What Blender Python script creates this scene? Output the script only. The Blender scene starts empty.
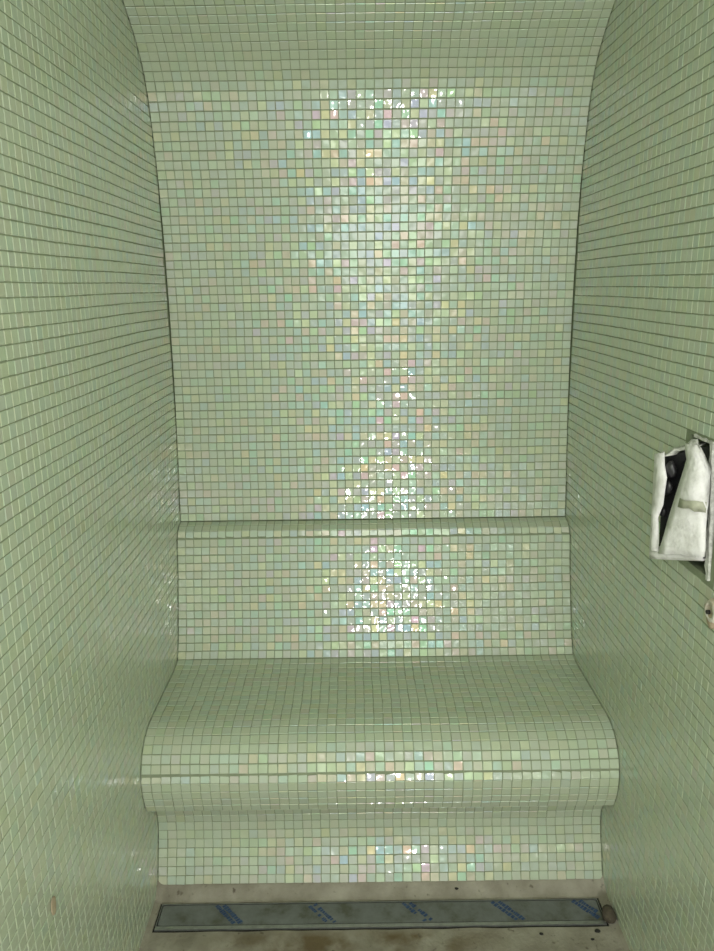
import bpy, bmesh, math, random
import numpy as np
from mathutils import Matrix, Vector

random.seed(7)
rng = np.random.default_rng(11)
scene = bpy.context.scene
COL = scene.collection
R = math.radians

# ------------------------------------------------------------------ camera
FPX, PITCH, ROLL = 740.0, R(14.4), R(0.78)
EYE = Vector((-0.04, 0.0, 1.32))
cam_data = bpy.data.cameras.new('camera')
cam_data.sensor_fit = 'HORIZONTAL'
cam_data.sensor_width = 36.0
cam_data.lens = 36.0 * FPX / 714.0
cam_data.clip_start = 0.02
cam = bpy.data.objects.new('camera', cam_data)
COL.objects.link(cam)
cam.matrix_world = Matrix.Translation(EYE) @ Matrix.Rotation(R(90) - PITCH, 4, 'X') @ Matrix.Rotation(-ROLL, 4, 'Z')
scene.camera = cam

# ------------------------------------------------------------------ world, lights, exposure
world = bpy.data.worlds.new('world')
scene.world = world
world.use_nodes = True
bg = world.node_tree.nodes['Background']
bg.inputs['Color'].default_value = (0.93, 1.0, 0.93, 1)
bg.inputs['Strength'].default_value = 1.05


def lamp(name, loc, power, radius, color):
    d = bpy.data.lights.new(name, 'POINT')
    d.energy = power
    d.shadow_soft_size = radius
    d.color = color
    o = bpy.data.objects.new(name, d)
    o.location = loc
    COL.objects.link(o)
    return o


lamp('work_lamp', (0.168, -0.90, 0.66), 38.0, 0.050, (1.0, 0.985, 0.93))
lamp('room_lamp', (0.14, -0.20, 1.60), 33.0, 0.34, (1.0, 0.98, 0.93))

vs = scene.view_settings
vs.view_transform = 'Standard'
vs.look = 'None'
vs.gamma = 1.0
vs.exposure = 0.04
vs.use_curve_mapping = False


# ------------------------------------------------------------------ materials
def new_mat(name):
    m = bpy.data.materials.new(name)
    m.use_nodes = True
    nt = m.node_tree
    return m, nt, nt.nodes['Principled BSDF']


def node(nt, kind, **props):
    n = nt.nodes.new(kind)
    for k, v in props.items():
        setattr(n, k, v)
    return n


def tile_material():
    m, nt, p = new_mat('iridescent_glass_tile')
    L = nt.links.new
    att = node(nt, 'ShaderNodeAttribute', attribute_name='tid')
    oi = node(nt, 'ShaderNodeObjectInfo')
    mul = node(nt, 'ShaderNodeMath', operation='MULTIPLY_ADD')
    L(oi.outputs['Random'], mul.inputs[0])
    mul.inputs[1].default_value = 977.0
    L(att.outputs['Fac'], mul.inputs[2])
    wn = node(nt, 'ShaderNodeTexWhiteNoise', noise_dimensions='1D')
    L(mul.outputs[0], wn.inputs['W'])
    sep = node(nt, 'ShaderNodeSeparateColor')
    L(wn.outputs['Color'], sep.inputs['Color'])
    # body colour of the glass: sage green, each tile a little different
    ramp = node(nt, 'ShaderNodeValToRGB')
    e = ramp.color_ramp.elements
    e[0].position, e[0].color = 0.0, (0.465, 0.527, 0.36, 1)
    e[1].position, e[1].color = 1.0, (0.495, 0.534, 0.425, 1)
    for pos, c in ((0.12, (0.475, 0.535, 0.395, 1)), (0.5, (0.482, 0.537, 0.405, 1)), (0.85, (0.488, 0.541, 0.412, 1)), (0.94, (0.462, 0.53, 0.415, 1))):
        q = e.new(pos)
        q.color = c
    L(sep.outputs['Red'], ramp.inputs['Fac'])
    L(ramp.outputs['Color'], p.inputs['Base Color'])
    # metal oxide film: thickness differs from tile to tile
    th = node(nt, 'ShaderNodeMapRange')
    th.inputs['To Min'].default_value = 170.0
    th.inputs['To Max'].default_value = 430.0
    L(sep.outputs['Green'], th.inputs['Value'])
    L(th.outputs['Result'], p.inputs['Thin Film Thickness'])
    pw = node(nt, 'ShaderNodeMath', operation='POWER')
    L(sep.outputs['Blue'], pw.inputs[0])
    pw.inputs[1].default_value = 1.3
    fi = node(nt, 'ShaderNodeMapRange')
    fi.inputs['To Min'].default_value = 1.54
    fi.inputs['To Max'].default_value = 1.735
    L(pw.outputs[0], fi.inputs['Value'])
    L(fi.outputs['Result'], p.inputs['Thin Film IOR'])
    p.inputs['Roughness'].default_value = 0.32
    p.inputs['Specular IOR Level'].default_value = 0.5
    p.inputs['IOR'].default_value = 1.5
    p.inputs['Coat Weight'].default_value = 0.62
    p.inputs['Coat Roughness'].default_value = 0.085
    p.inputs['Coat IOR'].default_value = 1.5
    # hand-pressed glass: a wavy face
    geo = node(nt, 'ShaderNodeNewGeometry')
    off = node(nt, 'ShaderNodeVectorMath', operation='MULTIPLY_ADD')
    L(wn.outputs['Color'], off.inputs[0])
    off.inputs[1].default_value = (0.3, 0.3, 0.3)
    L(geo.outputs['Position'], off.inputs[2])
    nz = node(nt, 'ShaderNodeTexNoise')
    nz.inputs['Scale'].default_value = 62.0
    nz.inputs['Detail'].default_value = 0.0
    L(off.outputs[0], nz.inputs['Vector'])
    b1 = node(nt, 'ShaderNodeBump')
    b1.inputs['Distance'].default_value = 0.0035
    b1.inputs['Strength'].default_value = 0.34
    L(nz.outputs['Fac'], b1.inputs['Height'])
    L(b1.outputs['Normal'], p.inputs['Coat Normal'])
    b2 = node(nt, 'ShaderNodeBump')
    b2.inputs['Distance'].default_value = 0.001
    b2.inputs['Strength'].default_value = 0.6
    L(nz.outputs['Fac'], b2.inputs['Height'])
    L(b2.outputs['Normal'], p.inputs['Normal'])
    return m


def mottled(name, stops, scale, rough=0.8, bump=0.0, bscale=200.0, detail=4.0, metallic=0.0):
    m, nt, p = new_mat(name)
    L = nt.links.new
    geo = node(nt, 'ShaderNodeNewGeometry')
    nz = node(nt, 'ShaderNodeTexNoise')
    nz.inputs['Scale'].default_value = scale
    nz.inputs['Detail'].default_value = detail
    nz.inputs['Roughness'].default_value = 0.65
    L(geo.outputs['Position'], nz.inputs['Vector'])
    ramp = node(nt, 'ShaderNodeValToRGB')
    e = ramp.color_ramp.elements
    e[0].position, e[0].color = stops[0][0], (*stops[0][1], 1)
    e[1].position, e[1].color = stops[-1][0], (*stops[-1][1], 1)
    for pos, c in stops[1:-1]:
        q = e.new(pos)
        q.color = (*c, 1)
    L(nz.outputs['Fac'], ramp.inputs['Fac'])
    L(ramp.outputs['Color'], p.inputs['Base Color'])
    p.inputs['Roughness'].default_value = rough
    p.inputs['Metallic'].default_value = metallic
    if bump:
        n2 = node(nt, 'ShaderNodeTexNoise')
        n2.inputs['Scale'].default_value = bscale
        n2.inputs['Detail'].default_value = 3.0
        L(geo.outputs['Position'], n2.inputs['Vector'])
        b = node(nt, 'ShaderNodeBump')
        b.inputs['Distance'].default_value = bump
        L(n2.outputs['Fac'], b.inputs['Height'])
        L(b.outputs['Normal'], p.inputs['Normal'])
    return m


def floor_material():
    m, nt, p = new_mat('stained_cement')
    L = nt.links.new
    geo = node(nt, 'ShaderNodeNewGeometry')

    def noise(scale, detail, w):
        n = node(nt, 'ShaderNodeTexNoise', noise_dimensions='4D')
        n.inputs['Scale'].default_value = scale
        n.inputs['Detail'].default_value = detail
        n.inputs['W'].default_value = w
        L(geo.outputs['Position'], n.inputs['Vector'])
        return n
    base = node(nt, 'ShaderNodeValToRGB')
    e = base.color_ramp.elements
    e[0].position, e[0].color = 0.30, (0.20, 0.18, 0.135, 1)
    e[1].position, e[1].color = 0.72, (0.38, 0.355, 0.29, 1)
    L(noise(16, 6, 0.0).outputs['Fac'], base.inputs['Fac'])
    # brown rusty stains in the middle of the floor
    st = node(nt, 'ShaderNodeValToRGB')
    st.color_ramp.elements[0].position = 0.40
    st.color_ramp.elements[1].position = 0.54
    L(noise(11, 5, 3.3).outputs['Fac'], st.inputs['Fac'])
    sepx = node(nt, 'ShaderNodeSeparateXYZ')
    L(geo.outputs['Position'], sepx.inputs[0])
    mid = node(nt, 'ShaderNodeMapRange')          # stains keep to the middle of the width
    ab = node(nt, 'ShaderNodeMath', operation='ABSOLUTE')
    ad = node(nt, 'ShaderNodeMath', operation='ADD')
    L(sepx.outputs['X'], ad.inputs[0])
    ad.inputs[1].default_value = 0.06
    L(ad.outputs[0], ab.inputs[0])
    L(ab.outputs[0], mid.inputs['Value'])
    mid.inputs['From Min'].default_value = 0.34
    mid.inputs['From Max'].default_value = 0.16
    my = node(nt, 'ShaderNodeMapRange')
    L(sepx.outputs['Y'], my.inputs['Value'])
    my.inputs['From Min'].default_value = 1.285
    my.inputs['From Max'].default_value = 1.262
    mm = node(nt, 'ShaderNodeMath', operation='MULTIPLY')
    L(mid.outputs['Result'], mm.inputs[0])
    L(my.outputs['Result'], mm.inputs[1])
    m2 = node(nt, 'ShaderNodeMath', operation='MULTIPLY')
    L(mm.outputs[0], m2.inputs[0])
    L(st.outputs['Color'], m2.inputs[1])
    mix = node(nt, 'ShaderNodeMix', data_type='RGBA')
    L(m2.outputs[0], mix.inputs['Factor'])
    L(base.outputs['Color'], mix.inputs['A'])
    mix.inputs['B'].default_value = (0.135, 0.098, 0.05, 1)
    # dark specks
    sp = node(nt, 'ShaderNodeValToRGB')
    sp.color_ramp.elements[0].position = 0.27
    sp.color_ramp.elements[0].color = (1, 1, 1, 1)
    sp.color_ramp.elements[1].position = 0.36
    sp.color_ramp.elements[1].color = (0, 0, 0, 1)
    L(noise(60, 2, 7.1).outputs['Fac'], sp.inputs['Fac'])
    mix2 = node(nt, 'ShaderNodeMix', data_type='RGBA')
    L(sp.outputs['Color'], mix2.inputs['Factor'])
    L(mix.outputs['Result'], mix2.inputs['A'])
    mix2.inputs['B'].default_value = (0.12, 0.10, 0.07, 1)
    L(mix2.outputs['Result'], p.inputs['Base Color'])
    p.inputs['Roughness'].default_value = 0.75
    b = node(nt, 'ShaderNodeBump')
    b.inputs['Distance'].default_value = 0.002
    L(noise(140, 4, 1.0).outputs['Fac'], b.inputs['Height'])
    L(b.outputs['Normal'], p.inputs['Normal'])
    return m


M = {}
M['tile'] = tile_material()
M['grout'] = mottled('grey_green_grout', [(0.3, (0.215, 0.25, 0.165)), (0.7, (0.28, 0.32, 0.215))], 40, 0.9)
M['floor'] = floor_material()
M['steel'] = mottled('brushed_steel', [(0.3, (0.30, 0.31, 0.30)), (0.7, (0.42, 0.43, 0.42))], 60, 0.42, metallic=0.8)
M['film'] = mottled('dusty_film_over_steel', [(0.33, (0.085, 0.088, 0.066)), (0.5, (0.14, 0.15, 0.142)), (0.68, (0.175, 0.188, 0.182))], 22, 0.4)
M['blue_print'] = mottled('blue_print', [(0.35, (0.015, 0.035, 0.11)), (0.65, (0.04, 0.085, 0.19))], 120, 0.5)
M['dark'] = mottled('dark_gap', [(0.3, (0.012, 0.012, 0.010)), (0.7, (0.03, 0.028, 0.024))], 60, 0.9)
M['white'] = mottled('white_wrapping', [(0.32, (0.70, 0.68, 0.67)), (0.6, (0.88, 0.86, 0.87))], 45, 0.55, bump=0.003, bscale=60)
M['chalk'] = mottled('chalky_white_edge', [(0.32, (0.36, 0.37, 0.33)), (0.6, (0.66, 0.66, 0.62))], 90, 0.85, bump=0.002, bscale=160)
M['stain'] = mottled('grey_green_smear', [(0.3, (0.36, 0.37, 0.28)), (0.7, (0.50, 0.50, 0.40))], 90, 0.7)
M['black'] = mottled('black_plastic', [(0.3, (0.008, 0.008, 0.010)), (0.7, (0.03, 0.028, 0.032))], 50, 0.35)
M['brown'] = mottled('brown_lump', [(0.3, (0.06, 0.048, 0.034)), (0.7, (0.11, 0.09, 0.065))], 90, 0.9, bump=0.003, bscale=150)
M['cream'] = mottled('cream_plaster', [(0.3, (0.46, 0.38, 0.28)), (0.6, (0.72, 0.69, 0.62))], 70, 0.7, bump=0.002, bscale=120)
M['tan'] = mottled('tan_mortar', [(0.3, (0.36, 0.28, 0.19)), (0.7, (0.46, 0.38, 0.27))], 90, 0.9)


# ------------------------------------------------------------------ object helpers
def link(name, me, mat=None, parent=None):
    o = bpy.data.objects.new(name, me)
    COL.objects.link(o)
    if mat is not None and me is not None:
        me.materials.append(mat)
    if parent is not None:
        o.parent = parent
        o.matrix_parent_inverse = parent.matrix_basis.inverted() if parent.parent is None else Matrix.Identity(4)
    return o


def mesh(name, verts, faces):
    me = bpy.data.meshes.new(name)
    me.from_pydata([tuple(v) for v in verts], [], faces)
    bm = bmesh.new()
    bm.from_mesh(me)
    bmesh.ops.recalc_face_normals(bm, faces=bm.faces)
    bm.to_mesh(me)
    bm.free()
    return me


def prism(name, poly, x0, x1):
    """polygon in (y, z) extruded across the width"""
    n = len(poly)
    v = [(x0, y, z) for y, z in poly] + [(x1, y, z) for y, z in poly]
    f = [tuple(range(n)), tuple(range(n, 2 * n))] + [(i, (i + 1) % n, n + (i + 1) % n, n + i) for i in range(n)]
    me = mesh(name, v, f)
    bm = bmesh.new()
    bm.from_mesh(me)
    bmesh.ops.triangulate(bm, faces=[q for q in bm.faces if len(q.verts) > 4])
    bm.to_mesh(me)
    bm.free()
    return me


def boxes(name, lst):
    v, f = [], []
    for (x0, x1, y0, y1, z0, z1) in lst:
        k = len(v)
        v += [(x, y, z) for x in (x0, x1) for y in (y0, y1) for z in (z0, z1)]
        f += [tuple(k + i for i in q) for q in ((0, 1, 3, 2), (4, 6, 7, 5), (0, 4, 5, 1), (2, 3, 7, 6), (0, 2, 6, 4), (1, 5, 7, 3))]
    return mesh(name, v, f)


def tag(o, label=None, cat=None, group=None, kind=None):
    for k, v in (('label', label), ('category', cat), ('group', group), ('kind', kind)):
        if v:
            o[k] = v
    return o


def smooth(o):
    for p in o.data.polygons:
        p.use_smooth = True


# ------------------------------------------------------------------ profile of the tiled back, bench and vault, in (y, z)
HALF = 0.5
NCOL = 49
PITCH_T = 2 * HALF / NCOL
EZ = 1.32


def curve(pts, step=0.0015):
    P = [np.array(p, float) for p in pts]
    P = [2 * P[0] - P[1]] + P + [2 * P[-1] - P[-2]]
    out = []
    for i in range(1, len(P) - 2):
        p0, p1, p2, p3 = P[i - 1:i + 3]
        t0 = 0.0
        t1 = t0 + math.sqrt(np.linalg.norm(p1 - p0))
        t2 = t1 + math.sqrt(np.linalg.norm(p2 - p1))
        t3 = t2 + math.sqrt(np.linalg.norm(p3 - p2))
        n = max(2, int(np.linalg.norm(p2 - p1) / step))
        for k in range(n):
            t = t1 + (t2 - t1) * k / n
            a1 = (t1 - t) / (t1 - t0) * p0 + (t - t0) / (t1 - t0) * p1
            a2 = (t2 - t) / (t2 - t1) * p1 + (t - t1) / (t2 - t1) * p2
            a3 = (t3 - t) / (t3 - t2) * p2 + (t - t2) / (t3 - t2) * p3
            b1 = (t2 - t) / (t2 - t0) * a1 + (t - t0) / (t2 - t0) * a2
            b2 = (t3 - t) / (t3 - t1) * a2 + (t - t1) / (t3 - t1) * a3
            out.append((t2 - t) / (t2 - t1) * b1 + (t - t1) / (t2 - t1) * b2)
    out.append(P[-2])
    return np.array(out)


def rows_of(pts):
    """chord points one tile pitch apart along a curve (pitch trimmed so that a whole number of rows fits)"""
    c = curve(pts)
    s = np.concatenate([[0], np.cumsum(np.linalg.norm(np.diff(c, axis=0), axis=1))])
    n = max(1, round(s[-1] / PITCH_T))
    q = np.linspace(0, s[-1], n + 1)
    return np.stack([np.interp(q, s, c[:, 0]), np.interp(q, s, c[:, 1])], axis=1)


def rel(lst):
    return [(y, EZ + u) for y, u in lst]


RISER = rel([(1.384, -1.300), (1.402, -1.250), (1.4175, -1.208), (1.426, -1.172), (1.419, -1.136), (1.395, -1.108), (1.3555, -1.084)])
SEAT = rel([(1.3555, -1.084), (1.344, -1.050), (1.339, -1.020), (1.341, -0.992), (1.352, -0.964), (1.372, -0.940), (1.395, -0.926), (1.425, -0.918), (1.50, -0.917), (1.60, -0.918), (1.670, -0.917), (1.698, -0.911)])
BACKREST = rel([(1.698, -0.911), (1.7075, -0.893), (1.7155, -0.876), (1.729, -0.840), (1.745, -0.785), (1.761, -0.728), (1.773, -0.680), (1.7815, -0.640), (1.787, -0.618), (1.800, -0.601), (1.818, -0.593), (1.834, -0.589)])
WALL = rel([(1.834, -0.588), (1.8455, -0.50), (1.8575, -0.40), (1.8675, -0.30), (1.874, -0.20), (1.8775, -0.10), (1.8785, 0.0), (1.8755, 0.13), (1.8695, 0.21), (1.8595, 0.28), (1.8495, 0.335), (1.8365, 0.392), (1.818, 0.443), (1.790, 0.485), (1.749, 0.522), (1.699, 0.556)])
VAULT = rel([(1.699, 0.556), (1.60, 0.615), (1.49, 0.662), (1.37, 0.702), (1.22, 0.73), (1.0, 0.745), (0.7, 0.75), (0.3, 0.75), (-0.45, 0.75)])
rows = {k: rows_of(v) for k, v in (('riser', RISER), ('seat', SEAT), ('backrest', BACKREST), ('wall', WALL), ('vault', VAULT))}

# ------------------------------------------------------------------ tiles
TS = 0.0186          # face of a tile
TT = 0.0040          # thickness
BV = 0.0009          # worn edge
h = TS / 2
hx = 0.01942 / 2     # upright joints are a little tighter
TV = np.array([(sx * hx, sy * h, -TT) for sx, sy in ((-1, -1), (1, -1), (1, 1), (-1, 1))] +
              [(sx * hx, sy * h, -BV) for sx, sy in ((-1, -1), (1, -1), (1, 1), (-1, 1))] +
              [(sx * (hx - BV), sy * (h - BV), 0) for sx, sy in ((-1, -1), (1, -1), (1, 1), (-1, 1))])
TF = [(8, 9, 10, 11)]
for i in range(4):
    j = (i + 1) % 4
    TF += [(4 + i, 4 + j, 8 + j, 8 + i), (i, j, 4 + j, 4 + i)]
TILE_ME = bpy.data.meshes.new('tile')
TILE_ME.from_pydata([tuple(v) for v in TV], [], TF)
TILE_ME.materials.append(M['tile'])
SINK = 0.0011        # the grout lies this far below the tile faces

CW = np.array(cam.matrix_world)
CINV = np.linalg.inv(CW)


def pixel_area(F):
    """area in pixels of tile frames (N, 4, 4); 0 when out of frame or facing away"""
    cs = np.array([(-h, -h, 0, 1), (h, -h, 0, 1), (h, h, 0, 1), (-h, h, 0, 1)]).T
    w = F @ cs                                  # N,4,4
    c = CINV[None] @ w
    z = -c[:, 2, :]
    ok = (z > 0.05).all(1)
    z = np.where(z > 0.05, z, 1)
    px = 357 + FPX * c[:, 0, :] / z
    py = 475.5 - FPX * c[:, 1, :] / z
    ok &= (px > 2).all(1) & (px < 712).all(1) & (py > 2).all(1) & (py < 949).all(1)
    to = CW[:3, 3][None] - F[:, :3, 3]
    ok &= (to * F[:, :3, 2]).sum(1) > 0
    a = 0.5 * np.abs(sum(px[:, i] * py[:, (i + 1) % 4] - px[:, (i + 1) % 4] * py[:, i] for i in range(4)))
    return np.where(ok, a, 0)


def frames(orig, u, v, n, tilt=0.7):
    """frames with a slight hand-laid wobble"""
    N = len(orig)
    a = rng.normal(0, R(tilt), N)[:, None]
    b = rng.normal(0, R(tilt), N)[:, None]
    g = rng.normal(0, R(0.5), N)[:, None]
    u2 = u + a * n + g * v
    u2 /= np.linalg.norm(u2, axis=1)[:, None]
    v2 = v + b * n
    v2 -= (v2 * u2).sum(1)[:, None] * u2
    v2 /= np.linalg.norm(v2, axis=1)[:, None]
    n2 = np.cross(u2, v2)
    F = np.zeros((N, 4, 4))
    F[:, :3, 0], F[:, :3, 1], F[:, :3, 2] = u2, v2, n2
    jit = rng.normal(0, 0.00016, (N, 1)) * u + rng.normal(0, 0.00016, (N, 1)) * v + rng.normal(0, 0.00012, (N, 1)) * n
    F[:, :3, 3] = orig + jit
    F[:, 3, 3] = 1
    return F


def band_frames(R_, turn={}):
    """tile frames across the width for a band of rows; u is +x, v runs along the band, n points into the room"""
    o, u, v, n = [], [], [], []
    nr = len(R_) - 1
    for r in range(nr):
        p, q = R_[r], R_[r + 1]
        mid = (p + q) / 2
        t = (q - p) / np.linalg.norm(q - p)
        a = R(turn.get(r, 0.0) + 0.9 * math.sin(r * 2.7) * math.sin(r * 1.1))     # rows laid a touch out of line
        t = np.array([t[0] * math.cos(a) + t[1] * math.sin(a), t[1] * math.cos(a) - t[0] * math.sin(a)])
        nn = np.array([-t[1], t[0]])
        drift = 0.00055 * math.sin(r * 0.55) + 0.0004 * math.sin(r * 1.9)
        for c in range(NCOL):
            x = -HALF + (c + 0.5) * PITCH_T
            sheet = 0.0004 * math.sin((c // 15) * 2.3 + (r // 15) * 1.7)
            dv = 0.0005 * math.sin(c * 0.21 + r * 0.4) + sheet
            o.append((x + drift * (1 if 0 < c < NCOL - 1 else 0), mid[0] + t[0] * dv, mid[1] + t[1] * dv))
            u.append((1, 0, 0))
            v.append((0, t[0], t[1]))
            n.append((0, nn[0], nn[1]))
    return frames(np.array(o), np.array(u, float), np.array(v, float), np.array(n, float))


def build_tiles(F, parent, singles):
    """singles: indices of the tiles that are objects of their own; the rest is one mesh"""
    S = set(int(i) for i in singles)
    for i in sorted(S):
        o = bpy.data.objects.new('tile', TILE_ME)
        COL.objects.link(o)
        o.parent = parent
        o.matrix_parent_inverse = Matrix.Identity(4) if parent.parent is None else Matrix.Identity(4)
        o.matrix_basis = Matrix(F[i].tolist())
    rest = [i for i in range(len(F)) if i not in S]
    if not rest:
        return
    G = F[rest]
    hv = np.concatenate([TV, np.ones((12, 1))], axis=1).T
    V = (G @ hv)[:, :3, :].transpose(0, 2, 1).reshape(-1, 3)
    N = len(G)
    f = (np.array(TF)[None] + 12 * np.arange(N)[:, None, None]).reshape(-1)
    me = bpy.data.meshes.new('mosaic')
    me.vertices.add(len(V))
    me.vertices.foreach_set('co', V.reshape(-1))
    me.loops.add(len(f))
    me.loops.foreach_set('vertex_index', f.astype(np.int32))
    nf = len(f) // 4
    me.polygons.add(nf)
    me.polygons.foreach_set('loop_start', (4 * np.arange(nf)).astype(np.int32))
    me.update(calc_edges=True)
    me.polygons.foreach_set('use_smooth', np.zeros(nf, dtype=bool))
    at = me.attributes.new('tid', 'FLOAT', 'FACE')
    at.data.foreach_set('value', np.repeat(rng.random(N) * 1000.0, len(TF)).astype(np.float32))
    me.materials.append(M['tile'])
    o = bpy.data.objects.new('mosaic', me)
    COL.objects.link(o)
    o.parent = parent
    tag(o, kind='stuff')


def largest(F, k=300):
    a = pixel_area(F)
    idx = np.argsort(-a)[:k]
    return [i for i in idx if a[i] > 0]


def sunk(R_, d=SINK):
    """the grout line behind a band of rows"""
    t = np.gradient(R_, axis=0)
    t /= np.linalg.norm(t, axis=1)[:, None]
    n = np.stack([-t[:, 1], t[:, 0]], axis=1)
    return R_ - d * n


BACKY = 2.02
BX = HALF - 0.0003
SIDE = HALF + 0.0006      # faces of the side walls: a narrow dark joint is left in the corners

# ------------------------------------------------------------------ setting: back wall with its cove, vaulted ceiling
sw = sunk(rows['wall'])
sv = sunk(rows['vault'])
wb = link('wall_back', prism('wall_back', [tuple(p) for p in sw] + [(BACKY, sw[-1][1]), (BACKY, sw[0][1])], -BX, BX), M['grout'])
tag(wb, 'sage green mosaic back wall curving forward above the bench into the vault', 'wall', kind='structure')
Fw = band_frames(rows['wall'])
build_tiles(Fw, wb, largest(Fw))

TOPZ = 2.2
ce = link('ceiling', prism('ceiling', [tuple(p) for p in sv] + [(sv[-1][0], TOPZ), (BACKY, TOPZ), (BACKY, sv[0][1])], -BX, BX), M['grout'])
tag(ce, 'vaulted sage green mosaic ceiling running on from the back wall', 'ceiling', kind='structure')
Fv = band_frames(rows['vault'])
build_tiles(Fv, ce, largest(Fv))

# ------------------------------------------------------------------ side walls
Y0, YH0, YH1, ZH0, ZH1 = -0.45, 1.064, 1.176, 0.874, 1.080     # extent and the opening cut for the valve box
room = np.concatenate([rows['riser'], rows['seat'], rows['backrest'], rows['wall'], rows['vault']])
poly = np.concatenate([[[Y0, 0.0], [1.384, 0.0]], room])


def inside(y, z):
    x1, y1 = poly[:, 0], poly[:, 1]
    x2, y2 = np.roll(x1, -1), np.roll(y1, -1)
    c = ((y1[None] > z[:, None]) != (y2[None] > z[:, None])) & (y[:, None] < (x2 - x1)[None] * (z[:, None] - y1[None]) / np.where(y2 == y1, 1e-9, y2 - y1)[None] + x1[None])
    return c.sum(1) % 2 == 1


def near_inside(y, z, d=0.0115):
    r = inside(y, z)
    for a in range(8):
        r |= inside(y + d * math.cos(a * math.pi / 4), z + d * math.sin(a * math.pi / 4))
    return r


def side_frames(sign):
    ny, nz = int((1.90 - Y0) / PITCH_T), int(2.10 / PITCH_T)
    yy, zz = np.meshgrid(1.866 - (np.arange(ny) + 0.5) * PITCH_T, 0.004 + (np.arange(nz) + 0.5) * PITCH_T)
    wob = 0.0007 * np.sin(yy * 9 + zz * 5) + 0.0004 * np.sin(zz * 31)
    zz = zz + wob
    yy = yy + 0.0006 * np.sin(zz * 40)
    y, z = yy.reshape(-1), zz.reshape(-1)
    keep = near_inside(y, z)
    if sign > 0:
        m = 0.007
        keep &= ~((y > YH0 - m) & (y < YH1 + m) & (z > ZH0 - m) & (z < ZH1 + m))
    y, z = y[keep], z[keep]
    N = len(y)
    o = np.stack([np.full(N, sign * SIDE), y, z], axis=1)
    u = np.tile([0.0, -sign * 1.0, 0.0], (N, 1))
    v = np.tile([0.0, 0.0, 1.0], (N, 1))
    n = np.cross(u, v)
    return frames(o, u, v, n, 0.8)


IN, OUT = SIDE + SINK, HALF + 0.09
wl = link('wall_left', boxes('wall_left', [(-OUT, -IN, Y0, BACKY, -0.06, TOPZ)]), M['grout'])
tag(wl, 'plain sage green mosaic side wall without fittings', 'wall', kind='structure')
Fl = side_frames(-1)
build_tiles(Fl, wl, largest(Fl))
wr = link('wall_right', boxes('wall_right', [(IN, OUT, Y0, YH0, -0.06, TOPZ), (IN, OUT, YH1, BACKY, -0.06, TOPZ),
                                             (IN, OUT, YH0, YH1, -0.06, ZH0), (IN, OUT, YH0, YH1, ZH1, TOPZ),
                                             (OUT - 0.008, OUT, YH0, YH1, ZH0, ZH1)]), M['grout'])
tag(wr, 'sage green mosaic side wall with a white wrapped box in it', 'wall', kind='structure')
Fr = side_frames(1)
build_tiles(Fr, wr, largest(Fr))

# ------------------------------------------------------------------ floor with cement fillet
DX0, DX1, DY0, DY1 = -0.488, 0.482, 1.279, 1.355            # drain opening
xs = sorted(set([round(v, 5) for v in np.linspace(-IN, IN, 120)] + [DX0, DX1]))
ys = sorted(set([round(v, 5) for v in list(np.linspace(Y0, 1.0, 40)) + list(np.linspace(1.008, 1.43, 90))] + [DY0, DY1]))
ph = rng.random((14, 3)) * 6.28
kx = rng.uniform(8, 75, 14) * rng.choice([-1, 1], 14)
ky = rng.uniform(8, 75, 14)


def floor_z(x, y):
    z = 0.00045 * sum(math.sin(kx[i] * x + ky[i] * y + ph[i, 0]) for i in range(14)) * 0.6
    t = min(max((y - DY1) / 0.034, 0), 1)
    z += 0.024 * (t * t * (3 - 2 * t)) - 0.002
    e = max(0.0, 1 - (HALF - abs(x)) / 0.014)                 # cement drawn up at the side walls
    return z + 0.006 * e * e


vid, vv, ff = {}, [], []
for i, x in enumerate(xs):
    for j, y in enumerate(ys):
        vid[i, j] = len(vv)
        vv.append((x, y, floor_z(x, y)))
for i in range(len(xs) - 1):
    for j in range(len(ys) - 1):
        xm, ym = (xs[i] + xs[i + 1]) / 2, (ys[j] + ys[j + 1]) / 2
        if not (DX0 < xm < DX1 and DY0 < ym < DY1):
            ff.append((vid[i, j], vid[i + 1, j], vid[i + 1, j + 1], vid[i, j + 1]))
me = bpy.data.meshes.new('floor')
me.from_pydata(vv, [], ff)
bm = bmesh.new()
bm.from_mesh(me)
be = [e for e in bm.edges if e.is_boundary]
ret = bmesh.ops.extrude_edge_only(bm, edges=be)
for q in ret['geom']:
    if isinstance(q, bmesh.types.BMVert):
        q.co.z = -0.06
bmesh.ops.recalc_face_normals(bm, faces=bm.faces)
bm.to_mesh(me)
bm.free()
fl = link('floor', me, M['floor'])
tag(fl, 'dirty brown stained cement floor around the drain', 'floor', kind='structure')

# ------------------------------------------------------------------ bench
bench = link('tiled_bench', None)
bench.location = (0, 1.6, 0)
tag(bench, 'sage green mosaic bench with rounded front edge and low backrest', 'bench')
bpy.context.view_layer.update()
sr, ss, sb = sunk(rows['riser']), sunk(rows['seat']), sunk(rows['backrest'])
ZM = 0.26
lst_r = [tuple(p) for p in sr]
riser = link('riser', prism('riser', [(sr[0][0], -0.04)] + lst_r + [(BACKY, sr[-1][1]), (BACKY, -0.04)], -BX, BX), M['grout'], bench)
seat = link('seat', prism('seat', [tuple(p) for p in ss] + [(BACKY, ss[-1][1]), (BACKY, ss[0][1])], -BX, BX), M['grout'], bench)
back = link('backrest', prism('backrest', [tuple(p) for p in sb] + [(BACKY, sb[-1][1]), (BACKY, sb[0][1])], -BX, BX), M['grout'], bench)
parts = (('riser', riser), ('seat', seat), ('backrest', back))
FB = [band_frames(rows[k], {'seat': {4: 11.0, 5: 4.0, 6: -4.0}, 'backrest': {0: -3.0, 14: 1.0, 15: -11.0, **{q: -2.6 for q in range(3, 12)}}, 'riser': {0: 4.0, 1: 5.0, 2: 5.0, 3: 4.0}}[k]) for k, _ in parts]
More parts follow.
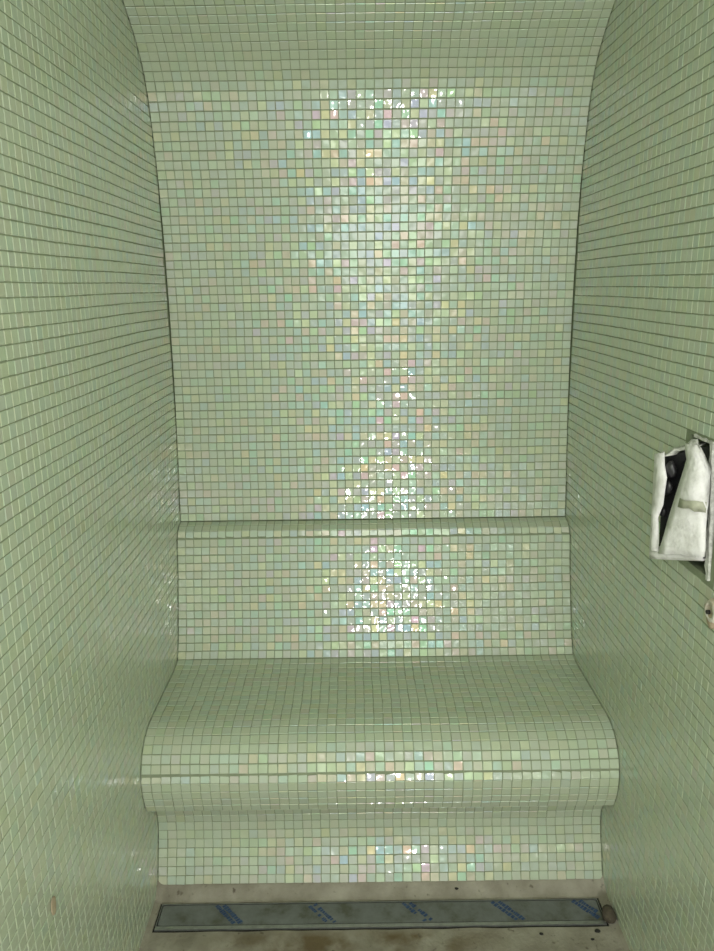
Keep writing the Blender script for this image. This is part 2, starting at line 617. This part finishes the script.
areas = np.concatenate([pixel_area(f) for f in FB])
best = set(int(i) for i in np.argsort(-areas)[:300])
k0 = 0
for (k, o), f in zip(parts, FB):
    build_tiles(f, o, [i - k0 for i in best if k0 <= i < k0 + len(f)])
    k0 += len(f)

# ------------------------------------------------------------------ linear drain
dr = link('linear_drain', None)
dr.location = ((DX0 + DX1) / 2, (DY0 + DY1) / 2, -0.06)
tag(dr, 'long narrow floor drain with filmed steel cover in front of the bench', 'drain')
bpy.context.view_layer.update()
a0, a1, c0, c1 = DX0 + 0.001, DX1 - 0.001, DY0 + 0.001, DY1 - 0.001


def ring(z0, z1, o, w, front):
    return [(a0 + o, a1 - o, c0 + o, c0 + o + front, z0, z1), (a0 + o, a1 - o, c1 - o - w, c1 - o, z0, z1),
            (a0 + o, a0 + o + w, c0 + o + front, c1 - o - w, z0, z1), (a1 - o - w, a1 - o, c0 + o + front, c1 - o - w, z0, z1)]


link('frame', boxes('drain_frame', ring(-0.058, 0.0005, 0.0035, 0.0015, 0.0085)), M['steel'], dr)
link('gap', boxes('drain_gap', [(a0, a1, c0, c1, -0.06, -0.012)]), M['dark'], dr)
tag(link('gasket', boxes('drain_gasket', ring(-0.02, -0.003, 0.0, 0.0035, 0.0035)), M['dark'], dr), 'black seal around the drain frame')


def rounded_rect(x0, x1, y0, y1, r, n=5):
    pts = []
    for cx, cy, a in ((x1 - r, y1 - r, 0), (x0 + r, y1 - r, 90), (x0 + r, y0 + r, 180), (x1 - r, y0 + r, 270)):
        for k in range(n + 1):
            t = R(a + 90 * k / n)
            pts.append((cx + r * math.cos(t), cy + r * math.sin(t)))
    return pts


rr = rounded_rect(a0 + 0.0072, a1 - 0.0072, c0 + 0.0145, c1 - 0.0072, 0.004)
n = len(rr)
me = mesh('drain_cover', [(x, y, -0.009) for x, y in rr] + [(x, y, 0.0) for x, y in rr],
          [tuple(range(n)), tuple(range(n, 2 * n))] + [(i, (i + 1) % n, n + (i + 1) % n, n + i) for i in range(n)])
cover = link('cover', me, M['film'], dr)
tag(cover, 'grey steel cover plate under dusty protective film with blue print')
# blue print on the film: slanting double lines, the lettering itself is smeared
for cx, wgt in ((-0.338, 1.0), (-0.138, 0.8), (0.072, 0.75), (0.268, 1.0), (0.446, 1.0)):
    v, f = [], []
    for line in (0, 1):
        s = 0.0
        while s < 1.0:
            ds = random.uniform(0.05, 0.13)
            e = min(1.0, s + ds * 0.8)
            wd = random.uniform(0.0034, 0.0058) * (0.6 + 0.4 * wgt)
            bx_, by_ = cx + line * 0.016 - 0.024, c1 - 0.0085

            def pt(t, side):
                x = bx_ + t * 0.046 + side * wd * 0.8
                y = by_ - t * 0.049 + side * wd * 0.6
                return (x, max(y, c0 + 0.0155), 0.0003)
            if random.random() < wgt and max(pt(e, 1)[0], pt(e, -1)[0]) < a1 - 0.009:
                k = len(v)
                v += [pt(s, -1), pt(e, -1), pt(e, 1), pt(s, 1)]
                f.append((k, k + 1, k + 2, k + 3))
            s += ds
    me = bpy.data.meshes.new('blue_print')
    me.from_pydata(v, [], f)
    o = link('blue_print', me, M['blue_print'])
    o.parent = cover


# ------------------------------------------------------------------ lumps and grit on the floor
def blob(name, loc, size, mat, seed, rough=0.18, subdiv=3, flat=None):
    rs = random.Random(seed)
    bm = bmesh.new()
    bmesh.ops.create_icosphere(bm, subdivisions=subdiv, radius=1.0)
    k = [(Vector((rs.uniform(-3, 3), rs.uniform(-3, 3), rs.uniform(-3, 3))), rs.uniform(0, 6.28)) for _ in range(6)]
    for w in bm.verts:
        d = 1 + rough * sum(math.sin(a.dot(w.co) + b) for a, b in k) / 3
        w.co = Vector((w.co.x * size[0] * d, w.co.y * size[1] * d, w.co.z * size[2] * d))
        if flat is not None and w.co.z < flat:
            w.co.z = flat
    me = bpy.data.meshes.new(name)
    bm.to_mesh(me)
    bm.free()
    o = link(name, me, mat)
    o.location = loc
    smooth(o)
    return o


tag(blob('mortar_lump', (0.4845, 1.296, 0.012), (0.0150, 0.0185, 0.015), M['brown'], 3, 0.13, flat=-0.012), 'dark brown rounded lump at the corner of the drain', 'mortar lump')
for i, (x, y, s, lab) in enumerate(((0.452, 1.268, 0.0042, 'dark grit crumb on the cement close to the brown lump'),
                                    (0.436, 1.248, 0.0026, 'smallest dark grit crumb on the cement before the drain'),
                                    (0.17, 1.372, 0.0032, 'dark grit crumb on the cement strip below the bench'),
                                    (0.333, 1.262, 0.0030, 'small dark grit crumb on the bare cement before the drain'))):
    z = floor_z(x, y)
    tag(blob('grit_crumb', (x, y, z + s * 0.35), (s * 1.5, s, s * 0.6), M['dark'], 20 + i, 0.2, 2), lab, 'grit', 'grit on the floor')


# ------------------------------------------------------------------ wrapped valve box in the right wall
def sheet(name, grid, thick, mat, parent):
    """a sheet through a grid of points, thickened"""
    nu, nv = len(grid), len(grid[0])
    v = [p for r in grid for p in r]
    f = [(i * nv + j, (i + 1) * nv + j, (i + 1) * nv + j + 1, i * nv + j + 1) for i in range(nu - 1) for j in range(nv - 1)]
    me = mesh(name, v, f)
    o = link(name, me, mat, parent)
    md = o.modifiers.new('thickness', 'SOLIDIFY')
    md.thickness = thick
    md.offset = 0
    smooth(o)
    return o


def cam_point(px, py, X):
    """the point seen at pixel (px, py) on the upright plane x = X parallel to the side wall"""
    d = cam.matrix_world.to_3x3() @ Vector(((px - 357) / FPX, -(py - 475.5) / FPX, -1))
    return EYE + d * ((X - EYE.x) / d.x)


sp_ = cam_point(54, 906, -0.4992)
tag(blob('mortar_smear', tuple(sp_), (0.0016, 0.0075, 0.017), M['tan'], 9, 0.25), 'tan mortar smear stuck on the plain mosaic wall', 'mortar smear')

vb = link('valve_box', None)
vb.location = (OUT - 0.008, (YH0 + YH1) / 2, (ZH0 + ZH1) / 2)
tag(vb, 'open valve box wrapped in white plastic in the mosaic wall', 'valve box')
bpy.context.view_layer.update()
XF, XN = 0.452, 0.494             # far rim stands out further than the near rim


def P(px, py, X):
    q = cam_point(px, py, X)
    return (q.x, q.y, q.z)


def lerp(a, b, t):
    return tuple(a[i] + (b[i] - a[i]) * t for i in range(3))


# black body of the box
A, B_, C_, D_ = P(658, 457, XF + 0.006), P(653, 552, XF + 0.006), P(704, 556, XN + 0.002), P(706, 446, XN + 0.002)
deep = Vector((0.06, 0.02, 0))
bk = [(OUT - 0.012, min(max(q[1] + 0.02, YH0 + 0.012), YH1 - 0.003), min(max(q[2], ZH0 + 0.004), ZH1 - 0.004)) for q in (A, B_, C_, D_)]
fr = [tuple(Vector(q) + Vector((0.012, 0.006, 0))) for q in (A, B_, C_, D_)]
me = mesh('box_body', fr + bk, [(0, 1, 2, 3), (4, 5, 6, 7), (0, 1, 5, 4), (1, 2, 6, 5), (2, 3, 7, 6), (3, 0, 4, 7)])
body = link('box_body', me, M['black'], vb)
# ribs and a rounded black fitting inside
for (px, py, s) in ((671, 470, 0.011), (668, 486, 0.010), (663, 512, 0.007)):
    o = blob('fitting', P(px, py, XF + 0.018), (s * 0.7, s, s * 1.25), M['black'], int(px), 0.2)
    o.parent = vb
    o.matrix_parent_inverse = vb.matrix_basis.inverted()
# white far side of the wrapping
g = []
for t in np.linspace(0, 1, 9):
    yl = 454 + t * 102
    xl = 655.5 - 5.5 * t
    wr_ = 8.5 + 1.2 * math.sin(t * 9) + (3.0 if 0.22 < t < 0.55 else 0) - 2.0 * (t > 0.6)
    a, b = P(xl, yl, XF), P(xl + wr_, yl - 1.5 * (1 - t), XF + 0.006)
    g.append([tuple(Vector(P(xl + 1, yl, XF)) + Vector((0.012, 0.012, 0))), a, lerp(a, b, 0.5), b, tuple(Vector(b) + Vector((0.004, 0.012, 0)))])
sheet('side_wrapping', g, 0.003, M['white'], vb)
# bottom fold of the wrapping
g = []
for t in np.linspace(0, 1, 8):
    X = XF + (XN - XF) * t
    px = 650 + 53 * t
    g.append([P(px, 546 + 2 * t + 1.2 * math.sin(t * 14), X + 0.003), P(px, 553 + 3.5 * t + 0.8 * math.sin(t * 11), X - 0.002),
              P(px, 558 + 3 * t * (1 - 0.3 * t), X + 0.002), tuple(Vector(P(px, 556 + 3 * t, X)) + Vector((0.035, 0.01, 0.004)))])
sheet('bottom_fold', g, 0.003, M['white'], vb)
# the slanting white flap in front
g = []
for t in np.linspace(0, 1, 15):
    y0 = 443 + t * 110
    xl = 686.5 - 1.0 * t if t < 0.12 else 688.5 - (t - 0.12) * 33.5
    xr = 701 + 9 * (t / 0.22) if t < 0.22 else 710 - 6 * (t - 0.22) / 0.78
    row = []
    for s in np.linspace(0, 1, 7):
        px = xl + (xr - xl) * s
        fX = (px - 650) / 58
        X = XF + (XN - XF) * fX - 0.006 - 0.010 * math.sin(math.pi * s) * (0.5 + 0.5 * math.sin(t * 5)) + 0.0015 * math.sin(s * 17 + t * 21)
        row.append(P(px, y0 + 4.0 * s + 0.8 * math.sin(s * 9 + t * 7), X))
    g.append(row)
flap = sheet('flap', g, 0.004, M['white'], vb)
# smear across the flap
gs = []
for r in (7, 8):
    row = []
    for s in range(1, 7):
        q = Vector(g[r][s]) + Vector((-0.0032, -0.0028, 0.0))
        row.append((q.x, q.y, q.z + 0.0012 * math.sin(s * 2.1 + r) - (0.004 if r == 8 and s > 3 else 0)))
    gs.append(row)
sm = sheet('smear', gs, 0.0006, M['stain'], flap)
sm.parent = flap
sm.matrix_parent_inverse = Matrix.Identity(4)
# torn top edge of the wrapping
g = []
for t in np.linspace(0, 1, 7):
    X = XF + 0.008 + (0.488 - XF) * t
    px = 662 + 36 * t
    yy_ = 454.5 - 16 * t + 1.6 * math.sin(t * 13)
    g.append([P(px, yy_, X), P(px + 0.5, yy_ + 2.5 + 5 * t * t, X - 0.002), tuple(Vector(P(px, yy_, X)) + Vector((0.03, 0.01, -0.002)))])
sheet('top_fold', g, 0.002, M['chalk'], vb)

# chalky edge of the opening: cut board and thin-set around the hole
rim = []
e = 0.004
me_list = []


def strip(name, pts, w, out):
    """irregular strip of plaster lying along the rim of the opening"""
    v, f = [], []
    for i, (y, z, dy, dz) in enumerate(pts):
        ww = w * random.uniform(0.6, 1.35)
        x1 = HALF - out * random.uniform(0.5, 1.2)
        k = len(v)
        v += [(HALF + 0.03, y, z), (x1, y, z), (x1, y + dy * ww, z + dz * ww), (HALF + 0.03, y + dy * ww, z + dz * ww)]
        if i:
            for j in range(4):
                f.append((k - 4 + j, k - 4 + (j + 1) % 4, k + (j + 1) % 4, k + j))
    f += [(0, 1, 2, 3), tuple(len(v) - 4 + j for j in range(4))]
    return mesh(name, v, f)


tr = link('trim_1', strip('cut_edge', [(YH0 - 0.002 + 0.030 * (z - ZH0) / (ZH1 - ZH0), z, 1, 0) for z in np.linspace(ZH0 - 0.002, ZH1 + 0.004, 22)], 0.009, 0.003), M['chalk'])
tag(tr, 'ragged pale upright edge of the cut beside the valve box', 'trim', kind='structure')
tr2 = link('trim_2', strip('cut_edge_top', [(y, ZH1 - 0.001, 0, 1) for y in np.linspace(YH0, YH1 - 0.02, 14)], 0.004, 0.002), M['chalk'])
tag(tr2, 'ragged pale top edge of the cut above the valve box', 'trim', kind='structure')

# ------------------------------------------------------------------ pipe stub below the box
pc = cam_point(713.5, 611, 0.497)
ps = link('pipe_stub', None)
ps.location = (HALF, pc.y, pc.z)
tag(ps, 'cream plastered pipe stub with a dark hole below the valve box', 'pipe stub')
bpy.context.view_layer.update()


def lathe_x(name, prof, n, mat, parent, loc, wob=0.0):
    v, f = [], []
    for k, (x, r) in enumerate(prof):
        for i in range(n):
            a = 2 * math.pi * i / n
            rr_ = r * (1 + wob * math.sin(3 * a + k) + wob * 0.6 * math.sin(7 * a))
            v.append((loc[0] + x, loc[1] + rr_ * math.cos(a), loc[2] + rr_ * math.sin(a)))
    for k in range(len(prof) - 1):
        for i in range(n):
            f.append((k * n + i, k * n + (i + 1) % n, (k + 1) * n + (i + 1) % n, (k + 1) * n + i))
    f.append(tuple(range(n)))
    f.append(tuple(range((len(prof) - 1) * n, len(prof) * n)))
    me = mesh(name, v, f)
    o = link(name, me, mat, parent)
    smooth(o)
    return o


base = (HALF, pc.y, pc.z)
lathe_x('collar', [(0.002, 0.020), (-0.004, 0.0195), (-0.009, 0.0165), (-0.010, 0.011), (-0.004, 0.010), (-0.004, 0.002)], 28, M['cream'], ps, base, 0.05)
hp = cam_point(706.8, 612, HALF - 0.0105)
lathe_x('hole', [(0.004, 0.0034), (-0.0008, 0.0032), (-0.0012, 0.0002)], 14, M['dark'], ps, tuple(hp))
lathe_x('lower_lip', [(0.002, 0.0125), (-0.006, 0.012), (-0.0085, 0.008), (-0.009, 0.001)], 22, M['tan'], ps, (HALF, pc.y, pc.z - 0.016), 0.06)
